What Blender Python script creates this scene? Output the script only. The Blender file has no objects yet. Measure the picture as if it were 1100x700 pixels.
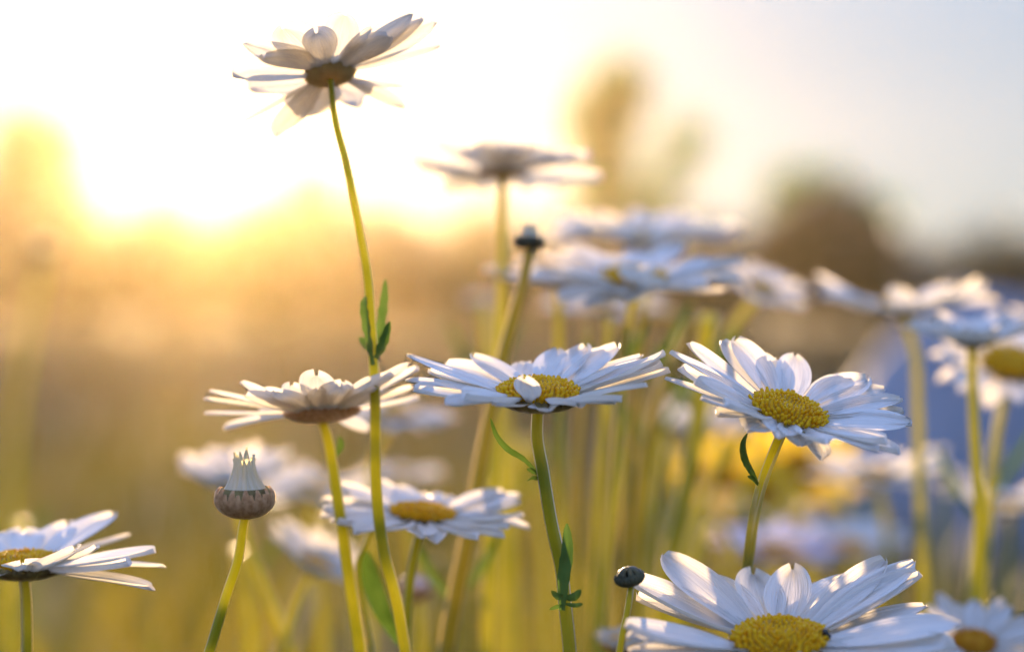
import bpy, math, random
import numpy as np
from mathutils import Vector, Matrix, Euler, noise

R = math.radians
scene = bpy.context.scene
col = scene.collection
rnd = random.Random(7)

# ------------------------------------------------------------------ camera
FOC = 70.0
FPX = FOC / 36.0 * 1100.0            # focal length in photo pixels (1100 wide)
CAM_H = 0.52
HOR = 300.0                          # photo row of the horizon
PITCH = math.atan((350.0 - HOR) / FPX)
D0 = 0.467                           # focus distance
cam_d = bpy.data.cameras.new('camera')
cam = bpy.data.objects.new('camera', cam_d)
col.objects.link(cam)
cam.location = (0, 0, CAM_H)
cam.rotation_euler = (R(90) - PITCH, 0, 0)
cam_d.lens = FOC
cam_d.sensor_width = 36
cam_d.clip_start = 0.01
cam_d.clip_end = 500
cam_d.dof.use_dof = True
cam_d.dof.focus_distance = D0
cam_d.dof.aperture_fstop = 5.0
scene.camera = cam

# ------------------------------------------------------------------ sky and sun
SUN_EL = 4.9
SUN_AZ = -8.2                        # degrees to the right of +Y
w = bpy.data.worlds.new('World')
scene.world = w
w.use_nodes = True
nt = w.node_tree
bg = nt.nodes['Background']
sky = nt.nodes.new('ShaderNodeTexSky')
sky.sky_type = 'NISHITA'
sky.sun_disc = False
sky.sun_elevation = R(SUN_EL)
sky.sun_rotation = R(SUN_AZ)
sky.air_density = 1.0
sky.dust_density = 1.5
sky.ozone_density = 1.3
# sky evened out between sun and zenith, overhead boosted as added fill light
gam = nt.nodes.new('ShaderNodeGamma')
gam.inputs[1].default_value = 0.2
sky_tinted = nt.nodes.new('ShaderNodeMix'); sky_tinted.data_type = 'RGBA'; sky_tinted.blend_type = 'MULTIPLY'
sky_tinted.inputs['Factor'].default_value = 1
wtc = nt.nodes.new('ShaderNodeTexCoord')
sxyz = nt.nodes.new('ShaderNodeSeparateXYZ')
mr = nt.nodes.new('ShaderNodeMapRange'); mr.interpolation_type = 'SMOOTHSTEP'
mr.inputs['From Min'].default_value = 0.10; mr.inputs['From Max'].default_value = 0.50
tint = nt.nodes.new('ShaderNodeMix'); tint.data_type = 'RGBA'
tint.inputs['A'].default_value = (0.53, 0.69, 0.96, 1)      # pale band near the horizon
tint.inputs['B'].default_value = (1.06, 1.40, 2.40, 1)      # overhead raised and blued to fill the petals
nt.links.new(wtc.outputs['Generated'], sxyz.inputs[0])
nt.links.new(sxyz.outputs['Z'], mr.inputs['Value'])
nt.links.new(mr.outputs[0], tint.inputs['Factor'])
nt.links.new(tint.outputs['Result'], sky_tinted.inputs['B'])
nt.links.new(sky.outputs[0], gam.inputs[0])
nt.links.new(gam.outputs[0], sky_tinted.inputs['A'])
nt.links.new(sky_tinted.outputs['Result'], bg.inputs[0])
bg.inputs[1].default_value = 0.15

sd = bpy.data.lights.new('sun', 'SUN')
sun = bpy.data.objects.new('sun', sd)
col.objects.link(sun)
sdir = Vector((math.sin(R(SUN_AZ)) * math.cos(R(SUN_EL)), math.cos(R(SUN_AZ)) * math.cos(R(SUN_EL)), math.sin(R(SUN_EL))))
sun.rotation_euler = sdir.to_track_quat('Z', 'Y').to_euler()
sd.energy = 5.0
sd.angle = R(0.6)
sd.color = (1.0, 0.69, 0.38)

vs = scene.view_settings
vs.view_transform = 'Standard'
vs.look = 'None'
vs.gamma = 1
vs.use_curve_mapping = False
vs.exposure = 1.97
cy = scene.cycles
cy.use_denoising = True
try:
    cy.denoiser = 'OPENIMAGEDENOISE'
except Exception:
    pass
cy.max_bounces = 8
cy.diffuse_bounces = 4
cy.transmission_bounces = 6
cy.volume_bounces = 1
cy.sample_clamp_indirect = 6
cy.caustics_reflective = False
cy.caustics_refractive = False

# ------------------------------------------------------------------ helpers
FWD = Vector((0, math.cos(PITCH), -math.sin(PITCH)))
UPV = Vector((0, math.sin(PITCH), math.cos(PITCH)))
RGT = Vector((1, 0, 0))
CAM = Vector((0, 0, CAM_H))


def P(px, py, d):
    """photo pixel at a depth -> a point of the place"""
    return CAM + FWD * d + RGT * ((px - 550.0) / FPX * d) + UPV * ((350.0 - py) / FPX * d)


def mesh_obj(name, verts, faces, mat, parent=None, origin=None, uvs=None, smooth=True):
    me = bpy.data.meshes.new(name)
    if origin is not None:
        verts = [Vector(v) - origin for v in verts]
    me.from_pydata([tuple(v) for v in verts], [], faces)
    if uvs is not None:
        lay = me.uv_layers.new(name='UVMap')
        li = np.zeros(len(me.loops), dtype=np.int32)
        me.loops.foreach_get('vertex_index', li)
        lay.data.foreach_set('uv', np.array(uvs, dtype=np.float32)[li].ravel())
    if smooth:
        me.polygons.foreach_set('use_smooth', [True] * len(me.polygons))
    me.materials.append(mat)
    me.update()
    o = bpy.data.objects.new(name, me)
    col.objects.link(o)
    if parent is not None:
        o.parent = parent
    elif origin is not None:
        o.location = origin
    return o


def tag(o, label=None, cat=None, group=None, kind=None):
    if label: o['label'] = label
    if cat: o['category'] = cat
    if group: o['group'] = group
    if kind: o['kind'] = kind
    return o


def empty(name, loc):
    o = bpy.data.objects.new(name, None)
    o.empty_display_size = 0.02
    o.location = loc
    col.objects.link(o)
    return o


# ------------------------------------------------------------------ materials
def mat_new(name):
    m = bpy.data.materials.new(name)
    m.use_nodes = True
    n = m.node_tree
    n.nodes.clear()
    return m, n, n.nodes.new('ShaderNodeOutputMaterial')


def leafy(name, c1, c2, scale, trans, tint=None, gloss=0.06, rough=0.45, uvstripe=None, coord='Object', bump=0.0, fuzz=None, ramp=(0.35, 0.65)):
    """thin living tissue: diffuse + translucent + a little gloss, colour broken up by noise"""
    m, n, out = mat_new(name)
    N, L = n.nodes, n.links
    tc = N.new('ShaderNodeTexCoord')
    mp = N.new('ShaderNodeMapping')
    L.new(tc.outputs[coord], mp.inputs[0])
    if uvstripe:
        mp.inputs['Scale'].default_value = uvstripe
    nz = N.new('ShaderNodeTexNoise')
    nz.inputs['Scale'].default_value = scale
    nz.inputs['Detail'].default_value = 3
    L.new(mp.outputs[0], nz.inputs['Vector'])
    cr = N.new('ShaderNodeValToRGB')
    cr.color_ramp.elements[0].position = ramp[0]
    cr.color_ramp.elements[1].position = ramp[1]
    cr.color_ramp.elements[0].color = (*c1, 1)
    cr.color_ramp.elements[1].color = (*c2, 1)
    L.new(nz.outputs['Fac'], cr.inputs[0])
    df = N.new('ShaderNodeBsdfDiffuse')
    tr = N.new('ShaderNodeBsdfTranslucent')
    L.new(cr.outputs[0], df.inputs[0])
    if tint:
        mx = N.new('ShaderNodeMix'); mx.data_type = 'RGBA'; mx.blend_type = 'MULTIPLY'
        mx.inputs['Factor'].default_value = 1
        L.new(cr.outputs[0], mx.inputs['A'])
        mx.inputs['B'].default_value = (*tint, 1)
        L.new(mx.outputs['Result'], tr.inputs[0])
    else:
        L.new(cr.outputs[0], tr.inputs[0])
    ms = N.new('ShaderNodeMixShader')
    ms.inputs[0].default_value = trans
    L.new(df.outputs[0], ms.inputs[1]); L.new(tr.outputs[0], ms.inputs[2])
    gl = N.new('ShaderNodeBsdfGlossy')
    gl.inputs['Roughness'].default_value = rough
    fr = N.new('ShaderNodeFresnel'); fr.inputs[0].default_value = 1.35
    mm = N.new('ShaderNodeMath'); mm.operation = 'MULTIPLY'; mm.inputs[1].default_value = gloss * 10
    mm.use_clamp = True
    L.new(fr.outputs[0], mm.inputs[0])
    mg = N.new('ShaderNodeMixShader')
    L.new(mm.outputs[0], mg.inputs[0])
    L.new(ms.outputs[0], mg.inputs[1]); L.new(gl.outputs[0], mg.inputs[2])
    if fuzz:
        sh = N.new('ShaderNodeBsdfSheen')
        sh.inputs['Color'].default_value = (*fuzz, 1)
        sh.inputs['Roughness'].default_value = 0.35
        ad = N.new('ShaderNodeAddShader')
        L.new(mg.outputs[0], ad.inputs[0]); L.new(sh.outputs[0], ad.inputs[1])
        L.new(ad.outputs[0], out.inputs[0])
    else:
        L.new(mg.outputs[0], out.inputs[0])
    if bump > 0:
        b = N.new('ShaderNodeBump')
        b.inputs['Strength'].default_value = bump
        b.inputs['Distance'].default_value = 0.0007
        L.new(nz.outputs['Fac'], b.inputs['Height'])
        for s in (df, tr, gl):
            L.new(b.outputs[0], s.inputs['Normal'])
    return m


M_PETAL = leafy('petal_white', (0.76, 0.78, 0.83), (0.91, 0.91, 0.92), 5.0, 0.50, tint=(1.0, 0.91, 0.74), gloss=0.04, uvstripe=(0.35, 4.5, 1), coord='UV', bump=0.9)
M_PETAL_LILAC = leafy('petal_lilac', (0.62, 0.52, 0.66), (0.76, 0.68, 0.80), 5.0, 0.42, gloss=0.04, uvstripe=(0.35, 4.5, 1), coord='UV')
M_PETAL_YEL = leafy('petal_yellow', (0.80, 0.55, 0.01), (0.88, 0.68, 0.03), 5.0, 0.4, gloss=0.04, uvstripe=(0.35, 4.5, 1), coord='UV')
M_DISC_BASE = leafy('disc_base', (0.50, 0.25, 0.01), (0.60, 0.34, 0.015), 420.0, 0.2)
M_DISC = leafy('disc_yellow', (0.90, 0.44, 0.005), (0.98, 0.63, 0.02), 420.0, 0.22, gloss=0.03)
M_DISC_OR = leafy('disc_orange', (0.60, 0.24, 0.01), (0.72, 0.34, 0.02), 420.0, 0.22, gloss=0.03)
M_STEM = leafy('stem_green', (0.22, 0.27, 0.02), (0.34, 0.38, 0.04), 60.0, 0.5, tint=(1.4, 1.2, 0.4), gloss=0.07, rough=0.35, fuzz=(.65, .42, .08))
M_STEM_GOLD = leafy('stem_yellow_green', (0.36, 0.36, 0.022), (0.54, 0.50, 0.045), 60.0, 0.58, tint=(1.2, 1.2, 0.4), gloss=0.04, rough=0.4, fuzz=(.65, .44, .08))
M_STEM_DRY = leafy('stem_ochre', (0.36, 0.32, 0.04), (0.46, 0.38, 0.06), 60.0, 0.5, gloss=0.03, rough=0.45, fuzz=(.6, .4, .08))
M_LEAF = leafy('leaf_green', (0.06, 0.12, 0.02), (0.11, 0.19, 0.04), 150.0, 0.25, tint=(1.0, 1.0, 0.5), gloss=0.06)
M_CALYX = leafy('calyx_brown', (0.16, 0.11, 0.045), (0.30, 0.24, 0.09), 300.0, 0.25, gloss=0.05, fuzz=(.4,.33,.18))
M_CALYX_FLARE = leafy('calyx_flare_washed', (0.66, 0.54, 0.26), (0.80, 0.68, 0.36), 300.0, 0.6, gloss=0.04)  # brown calyx lightened; lens flare wash is put into its colour
M_CALYX_RED = leafy('calyx_reddish', (0.60, 0.30, 0.14), (0.84, 0.52, 0.28), 900.0, 0.4, gloss=0.05, fuzz=(.5,.38,.18))
M_CALYX_DARK = leafy('calyx_dark', (0.04, 0.045, 0.03), (0.09, 0.09, 0.05), 300.0, 0.15, gloss=0.08)
M_BUDP = leafy('bud_petal', (0.70, 0.64, 0.36), (0.86, 0.85, 0.78), 4.0, 0.5, tint=(1.0, 0.93, 0.7), uvstripe=(0.35, 4.5, 1), coord='UV')
M_HEDGE = leafy('hedge_leaves', (0.03, 0.05, 0.01), (0.09, 0.10, 0.02), 1.2, 0.3, tint=(1.3, 1.0, 0.5))
M_BUSH = leafy('bush_leaves', (0.08, 0.065, 0.018), (0.16, 0.12, 0.035), 1.2, 0.3, tint=(1.3, 1.0, 0.5))
M_TREE = leafy('sapling_leaves', (0.10, 0.25, 0.03), (0.16, 0.34, 0.05), 1.5, 0.4, tint=(0.6, 1.15, 0.4))
M_GRASS = leafy('grass_green', (0.022, 0.05, 0.008), (0.16, 0.145, 0.014), 3.5, 0.5, tint=(1.3, 1.1, 0.4))
M_BLADE = leafy('blade_golden_green', (0.025, 0.065, 0.01), (0.27, 0.235, 0.022), 5.0, 0.5, tint=(1.3, 1.1, 0.4))
M_DRY = leafy('grass_dry', (0.035, 0.042, 0.012), (0.10, 0.085, 0.025), 0.6, 0.4, tint=(1.1, 0.9, 0.6))
M_HEDGE_DRY = leafy('dry_hedge_leaves', (0.12, 0.065, 0.02), (0.24, 0.13, 0.04), 1.2, 0.4, tint=(1.2, 0.9, 0.5))


def solid(name, c1, c2, scale, rough, bump=0.3, dist=0.02, spec=0.3):
    m, n, out = mat_new(name)
    N, L = n.nodes, n.links
    pr = N.new('ShaderNodeBsdfPrincipled')
    pr.inputs['Roughness'].default_value = rough
    pr.inputs['Specular IOR Level'].default_value = spec
    tc = N.new('ShaderNodeTexCoord')
    nz = N.new('ShaderNodeTexNoise'); nz.inputs['Scale'].default_value = scale; nz.inputs['Detail'].default_value = 6
    L.new(tc.outputs['Object'], nz.inputs['Vector'])
    cr = N.new('ShaderNodeValToRGB')
    cr.color_ramp.elements[0].position = 0.35; cr.color_ramp.elements[1].position = 0.65
    cr.color_ramp.elements[0].color = (*c1, 1); cr.color_ramp.elements[1].color = (*c2, 1)
    L.new(nz.outputs['Fac'], cr.inputs[0]); L.new(cr.outputs[0], pr.inputs['Base Color'])
    b = N.new('ShaderNodeBump'); b.inputs['Strength'].default_value = bump; b.inputs['Distance'].default_value = dist
    L.new(nz.outputs['Fac'], b.inputs['Height']); L.new(b.outputs[0], pr.inputs['Normal'])
    L.new(pr.outputs[0], out.inputs[0])
    return m


M_SOIL = solid('soil', (0.04, 0.035, 0.015), (0.08, 0.065, 0.03), 1.5, 0.95, 0.6, 0.05, 0.1)
M_ROCK = solid('blue_grey_rock', (0.18, 0.21, 0.28), (0.26, 0.29, 0.36), 3.0, 0.5, 0.2, 0.02, 0.5)
M_BARK = solid('bark', (0.06, 0.045, 0.025), (0.12, 0.09, 0.05), 20, 0.9, 0.5, 0.01, 0.1)
M_BEETLE = solid('beetle_black', (0.01, 0.01, 0.01), (0.02, 0.018, 0.015), 300, 0.25, 0.1, 0.0001, 0.6)


# ------------------------------------------------------------------ shape builders
def catmull(pts, n=8):
    """smooth curve through unevenly spaced points (centripetal)"""
    out = []
    pts = list(pts)
    q = [pts[0] * 2 - pts[1]] + pts + [pts[-1] * 2 - pts[-2]]
    for i in range(1, len(q) - 2):
        p0, p1, p2, p3 = q[i - 1], q[i], q[i + 1], q[i + 2]
        t0 = 0.0
        t1 = t0 + max(1e-4, (p1 - p0).length ** 0.5)
        t2 = t1 + max(1e-4, (p2 - p1).length ** 0.5)
        t3 = t2 + max(1e-4, (p3 - p2).length ** 0.5)
        for k in range(n):
            t = t1 + (t2 - t1) * k / n
            a1 = p0 * ((t1 - t) / (t1 - t0)) + p1 * ((t - t0) / (t1 - t0))
            a2 = p1 * ((t2 - t) / (t2 - t1)) + p2 * ((t - t1) / (t2 - t1))
            a3 = p2 * ((t3 - t) / (t3 - t2)) + p3 * ((t - t2) / (t3 - t2))
            b1 = a1 * ((t2 - t) / (t2 - t0)) + a2 * ((t - t0) / (t2 - t0))
            b2 = a2 * ((t3 - t) / (t3 - t1)) + a3 * ((t - t1) / (t3 - t1))
            out.append(b1 * ((t2 - t) / (t2 - t1)) + b2 * ((t - t1) / (t2 - t1)))
    out.append(q[-2])
    return out


def tube(pts, rad, sides=12, groove=0.10, nlobe=5, cap=True):
    """pts: list of Vector, rad: list"""
    V, F = [], []
    up = Vector((0, 1, 0))
    for i, p in enumerate(pts):
        t = (pts[min(i + 1, len(pts) - 1)] - pts[max(i - 1, 0)]).normalized()
        a = t.cross(up)
        if a.length < 1e-4: a = t.cross(Vector((1, 0, 0)))
        a.normalize(); b = a.cross(t).normalized()
        for k in range(sides):
            th = 2 * math.pi * k / sides
            r = rad[i] * (1 + groove * math.cos(nlobe * th + 1.2))
            V.append(p + a * (r * math.cos(th)) + b * (r * math.sin(th)))
    n = len(pts)
    for i in range(n - 1):
        for k in range(sides):
            k2 = (k + 1) % sides
            F.append((i * sides + k, i * sides + k2, (i + 1) * sides + k2, (i + 1) * sides + k))
    if cap:
        F.append(tuple(range(sides - 1, -1, -1)))
        F.append(tuple((n - 1) * sides + k for k in range(sides)))
    return V, F


def petal_geo(r0, length, width, rise, bend, side, twist, rr, nu=14, nv=8, notch=0.05, groove=1.0, frame=None, az=0.0, fold=0.0):
    """petal from radius r0 outward at azimuth az in the flower frame"""
    V, F, U = [], [], []
    x, z, s = r0, 0.0, 0.0
    ds = length / nu
    ca, sa = math.cos(az), math.sin(az)
    n1 = rr.uniform(-0.3, 0.3)
    na = rr.uniform(0.6, 1.4)
    wav = rr.uniform(0, 6.28)
    tipx = rr.uniform(1.7, 2.4)
    for i in range(nu + 1):
        t = i / nu
        th = rise + bend * (t - 0.15) + 0.05 * math.sin(4 * t + wav)
        if i:
            x += ds * math.cos(th); z += ds * math.sin(th)
        # half width
        base = 0.40 + 0.60 * math.sin(min(t / 0.55, 1) * math.pi / 2) ** 1.2
        if t > 0.55:
            q = (t - 0.55) / 0.45
            base *= max(0.14, max(0, 1 - (q * 0.99) ** tipx) ** 0.62)
        hw = width * 0.5 * base
        sb = side * length * t * t
        tw = twist * t
        for j in range(nv + 1):
            v = -1 + 2 * j / nv
            # long grooves and a shallow trough
            g = groove * width * (0.036 * math.cos(v * math.pi * 2.1 * na + n1) * min(1, t * 3) + 0.10 * (v * v - 0.3) * (1 + fold))
            yy = v * hw
            dx = -length * notch * (t ** 10) * (0.6 - 0.6 * math.cos(v * math.pi * 2.0 + math.pi + n1 * 3))
            lx = x + dx * math.cos(th) - g * math.sin(th)
            lz = z + g * math.cos(th) + yy * math.sin(tw)
            ly = yy * math.cos(tw) + sb
            X = lx * ca - ly * sa
            Y = lx * sa + ly * ca
            V.append(frame @ Vector((X, Y, lz)))
            U.append((t, (v + 1) / 2))
    for i in range(nu):
        for j in range(nv):
            a = i * (nv + 1) + j
            F.append((a, a + 1, a + nv + 2, a + nv + 1))
    return V, F, U


def disc_geo(rad, frame, nfl, height=0.42, dimple=0.35, rr=None):
    V, F = [], []

    def hz(q):
        return rad * (height * (1 - q ** 2.4) - dimple * height * math.exp(-(q / 0.32) ** 2))
    rings, seg = 10, 28
    V.append(frame @ Vector((0, 0, hz(0))))
    for i in range(1, rings + 1):
        q = i / rings
        for k in range(seg):
            a = 2 * math.pi * k / seg
            V.append(frame @ Vector((rad * q * math.cos(a), rad * q * math.sin(a), hz(q) - (0.0 if i < rings else rad * 0.12))))
    for k in range(seg):
        F.append((0, 1 + k, 1 + (k + 1) % seg))
    for i in range(rings - 1):
        for k in range(seg):
            a = 1 + i * seg; k2 = (k + 1) % seg
            F.append((a + k, a + seg + k, a + seg + k2, a + k2))
    ga = math.pi * (3 - math.sqrt(5))
    for i in range(nfl):
        q = min(1.0, math.sqrt((i + 0.5) / nfl) + rr.uniform(-.5, .5) * .5 / math.sqrt(nfl))
        a = i * ga + rr.uniform(-.5, .5) * .5 / math.sqrt(i + 1)
        fr = rad * (0.9 / math.sqrt(nfl)) * (0.56 + 0.40 * q) * rr.uniform(.8, 1.15)
        hh = fr * (1.3 + 2.4 * q ** 2) * rr.uniform(0.7, 1.3)
        dq = 0.02
        sl = (hz(min(1, q + dq)) - hz(max(0, q - dq))) / (rad * 2 * dq)
        n = Vector((-sl * math.cos(a) * 0.9 + rr.uniform(-.15, .15), -sl * math.sin(a) * 0.9 + rr.uniform(-.15, .15), 1)).normalized()
        c = Vector((rad * q * math.cos(a), rad * q * math.sin(a), hz(q)))
        u = n.orthogonal().normalized(); v = n.cross(u)
        b = len(V)
        sides = 5
        for (h, s) in ((-0.2, 0.8), (0.62, 1.0), (1.0, 0.62)):
            for k in range(sides):
                th = 2 * math.pi * k / sides + i
                V.append(frame @ (c + n * (hh * h) + (u * math.cos(th) + v * math.sin(th)) * (fr * s)))
        V.append(frame @ (c + n * (hh * (0.8 if q > 0.45 else 1.15))))
        for lev in range(2):
            for k in range(sides):
                k2 = (k + 1) % sides
                F.append((b + lev * sides + k, b + lev * sides + k2, b + (lev + 1) * sides + k2, b + (lev + 1) * sides + k))
        for k in range(sides):
            F.append((b + 2 * sides + k, b + 2 * sides + (k + 1) % sides, b + 3 * sides))
    return V, F


def calyx_geo(prof, frame, seg=24, bracts=0, rr=None, rows=3):
    """lathe of (r, z) with overlapping bract scales over it"""
    V, F = [], []
    for (r, z) in prof:
        for k in range(seg):
            a = 2 * math.pi * k / seg
            V.append(frame @ Vector((r * math.cos(a), r * math.sin(a), z)))
    for i in range(len(prof) - 1):
        for k in range(seg):
            k2 = (k + 1) % seg
            F.append((i * seg + k, i * seg + k2, (i + 1) * seg + k2, (i + 1) * seg + k))
    F.append(tuple(range(seg - 1, -1, -1)))
    if bracts:
        def at(t):
            f = t * (len(prof) - 1); i = min(int(f), len(prof) - 2); f -= i
            return (prof[i][0] * (1 - f) + prof[i + 1][0] * f, prof[i][1] * (1 - f) + prof[i + 1][1] * f)
        big = max(r for r, z in prof)
        for row in range(rows):
            t0 = 0.08 + row * 0.62 / rows
            t1 = min(1.0, t0 + 0.62)
            for k in range(bracts):
                a0 = 2 * math.pi * (k + 0.5 * (row % 2)) / bracts + rr.uniform(-.05, .05)
                b = len(V)
                ns = 5
                for s in range(ns + 1):
                    q = s / ns
                    r, z = at(t0 + (t1 - t0) * q)
                    hwid = big * math.pi / bracts * 0.80 * (1 - 0.75 * q ** 2.5)
                    for e in (-1, 0, 1):
                        rad = r + big * (0.02 + 0.025 * (rows - row) * (1 - .3 * q) + (0.10 if e == 0 else 0.0))
                        a = a0 + e * hwid / max(r, big * .35)
                        V.append(frame @ Vector((rad * math.cos(a), rad * math.sin(a), z)))
                for s in range(ns):
                    for e in (0, 1):
                        q0 = b + s * 3 + e
                        F.append((q0, q0 + 1, q0 + 4, q0 + 3))
    return V, F


def leaf_geo(pts, width, side, fold=0.25, teeth=None, nv=4, thick=0.0):
    pts = catmull(pts, 5)
    V, F, U = [], [], []
    n = len(pts)
    for i, p in enumerate(pts):
        t = i / (n - 1)
        tg = (pts[min(i + 1, n - 1)] - pts[max(i - 1, 0)]).normalized()
        s = (side - tg * side.dot(tg)).normalized()
        nr = s.cross(tg)
        hw = width * 0.5 * (0.35 + 0.65 * math.sin(min(1, t * 1.6) * math.pi / 2)) * math.sqrt(max(0.02, 1 - t ** 3))
        if teeth:
            hw *= 1 + teeth * (0.5 + 0.5 * math.cos(i * 2.4)) * (1 - t)
        for j in range(nv + 1):
            v = -1 + 2 * j / nv
            V.append(p + s * (hw * v) + nr * (hw * fold * abs(v)))
            U.append((t, (v + 1) / 2))
    for i in range(n - 1):
        for j in range(nv):
            a = i * (nv + 1) + j
            F.append((a, a + 1, a + nv + 2, a + nv + 1))
    return V, F, U


def hframe(c, pitch, roll, spin=0.0):
    """pitch > 0 leans the flower's face towards the camera, roll > 0 lowers its right side"""
    return Matrix.Translation(c) @ Matrix.Rotation(R(roll), 4, 'Y') @ Matrix.Rotation(R(pitch), 4, 'X') @ Matrix.Rotation(R(spin), 4, 'Z')


def stem_path(c, n, drop, pix, d):
    pts = [c - n * drop]
    for q in pix:
        dd = q[2] if len(q) > 2 else d
        pts.append(P(q[0], q[1], dd))
    a, b = pts[-2], pts[-1]
    dv = (b - a).normalized()
    # carry on down to the soil, straightening up slowly
    dv = Vector((dv.x * 0.45, dv.y * 0.3, min(dv.z, -0.6))).normalized()
    left = b.z
    for f in (0.33, 0.66, 1.0):
        pts.append(b + Vector((dv.x / -dv.z * left * f * (1.25 - 0.25 * f), dv.y / -dv.z * left * f, -left * f - (0.01 if f == 1 else 0))))
    return pts


def to_px(p):
    q = p - CAM
    dd = q.dot(FWD)
    return 550 + q.dot(RGT) / dd * FPX, 350 - q.dot(UPV) / dd * FPX


def lay_petals(c, W, pitch, roll, disc, tips, r0=12.0, bend=-5):
    """petal directions (azimuth, rise, length) for the petal tips seen in the photo"""
    C = P(*c)
    Rf = W / 2 / FPX * c[2]
    fr = hframe(C, pitch, roll)
    AZ, RI, LL = np.meshgrid(np.arange(0, 360, 2.5), np.arange(-16, 40, 2.0), np.arange(.62, 1.16, .04), indexing='ij')
    rad = disc * Rf * .86
    ln = LL * (Rf - rad)
    loc = np.stack([(rad + ln * np.cos(np.radians(RI))) * np.cos(np.radians(AZ)), (rad + ln * np.cos(np.radians(RI))) * np.sin(np.radians(AZ)), ln * np.sin(np.radians(RI))], -1)
    M = np.array(fr.to_3x3()); wv = loc @ M.T + np.array(C) - np.array(CAM)
    dd = wv @ np.array(FWD)
    X_ = 550 + wv @ np.array(RGT) / dd * FPX; Y_ = 350 - wv @ np.array(UPV) / dd * FPX
    out = []
    for k, t in enumerate(tips):
        e = ((X_ - t[0]) ** 2 + (Y_ - t[1]) ** 2) / 9.0 + ((RI - (t[3] if len(t) > 3 else r0)) / 9.0) ** 2 + ((LL - 1) / .16) ** 2
        i = np.unravel_index(np.argmin(e), e.shape)
        out.append(dict(az=float(AZ[i]), L=float(LL[i]), rise=float(RI[i]) - bend * .35, bend=bend, w=t[2], layer=k % 2))
    return out


def make_stem(root, base, pts, r0, r1, mat, lod):
    sm = catmull(pts, 8 if lod == 0 else 4)
    n = len(sm)
    rad = [r0 + (r1 - r0) * min(1, (i / n) * 1.6) for i in range(n)]
    rad[0] *= 1.35
    V, F = tube(sm, rad, 20 if lod == 0 else 8, 0.09 if lod == 0 else 0.0)
    return mesh_obj('stem', V, F, mat, root, base), sm


def add_leaf(root, base, pix, d, width, side, mat=None, teeth=None, fold=0.3):
    pts = [P(q[0], q[1], q[2] if len(q) > 2 else d) for q in pix]
    V, F, U = leaf_geo(pts, width, side, fold, teeth)
    return mesh_obj('leaf', V, F, mat or M_LEAF, root, base, U)


def daisy(c, W, pitch, roll, stem, label, seed, group=None, n=22, rise=12, bend=-8, disc=None, lod=1, over=None,
          petal_w=None, calyx='brown', pm=None, dm=None, sm=None, sr=(0.0011, 0.0016), jit=1.0, spin=0, skip=None, name='daisy', stemd=None,
          disc_h=0.36, cat='daisy'):
    px, py, d = c
    rr = random.Random(seed)
    C = P(px, py, d)
    Rf = W / 2 / FPX * d
    rd = (disc or 0.30) * Rf
    fr = hframe(C, pitch, roll)
    nrm = (fr.to_3x3() @ Vector((0, 0, 1))).normalized()
    ch = rd * (0.34 if calyx == 'flare' else 0.40)
    pts = stem_path(C, nrm, ch * 0.95, stem, stemd or d)
    base = Vector((pts[-1].x, pts[-1].y, 0))
    root = empty(name, base)
    tag(root, label, cat, group or 'white daisies in the flower bed')
    cm = {'brown': M_CALYX, 'red': M_CALYX_RED, 'dark': M_CALYX_DARK, 'flare': M_CALYX_FLARE}[calyx]
    make_stem(root, base, pts, sr[0], sr[1], sm or M_STEM, lod)
    V, F = calyx_geo([(sr[0] * 1.2, -ch), (rd * .55, -ch * .85), (rd * .88, -ch * .5), (rd * 1.04, -ch * .15), (rd * 0.98, rd * .03)], fr, 24, 18 if lod == 0 else 0, rr)
    mesh_obj('calyx', V, F, cm, root, base)
    V, F = disc_geo(rd, fr, 260 if lod == 0 else 110, disc_h, 0.35, rr)
    dob = mesh_obj('disc', V, F, dm or M_DISC, root, base)
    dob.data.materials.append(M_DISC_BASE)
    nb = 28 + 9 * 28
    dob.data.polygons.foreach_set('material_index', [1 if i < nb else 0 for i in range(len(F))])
    plist = []
    if over:
        plist += [dict(p) for p in over]
    if skip != 'all':
        for k in range(n):
            az = 360.0 * (k + rr.uniform(-.28, .28) * jit) / n + spin
            if skip and any(((az - a) % 360) < ((b - a) % 360) for a, b in skip):
                continue
            plist.append(dict(az=az, L=rr.uniform(.86, 1.06), rise=rise + rr.gauss(0, 4) * jit, bend=bend + rr.gauss(0, 7) * jit, layer=k % 2))
    pw = petal_w or 1.0
    for p in plist:
        L = p.get('L', 1) * (Rf - rd * 0.86)
        wd = p.get('w', rr.uniform(.86, 1.12)) * pw * Rf * 0.285
        lay = p.get('layer', 0)
        f2 = fr @ Matrix.Translation((0, 0, -rd * 0.05 - lay * rd * 0.05))
        V, F, U = petal_geo(rd * 0.86, L, wd, R(p.get('rise', rise)), R(p.get('bend', bend)), p.get('side', rr.gauss(0, .035) * jit), R(p.get('twist', rr.gauss(0, 9) * jit)), rr,
                            16 if lod == 0 else 9, 10 if lod == 0 else 5, notch=rr.uniform(.008, .04), frame=f2, az=R(p['az']), fold=p.get('fold', rr.uniform(-.5, 1.2)))
        mesh_obj('petal', V, F, pm or M_PETAL, root, base, U)
    root['_n'] = 0
    del root['_n']
    return root, base, fr


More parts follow.
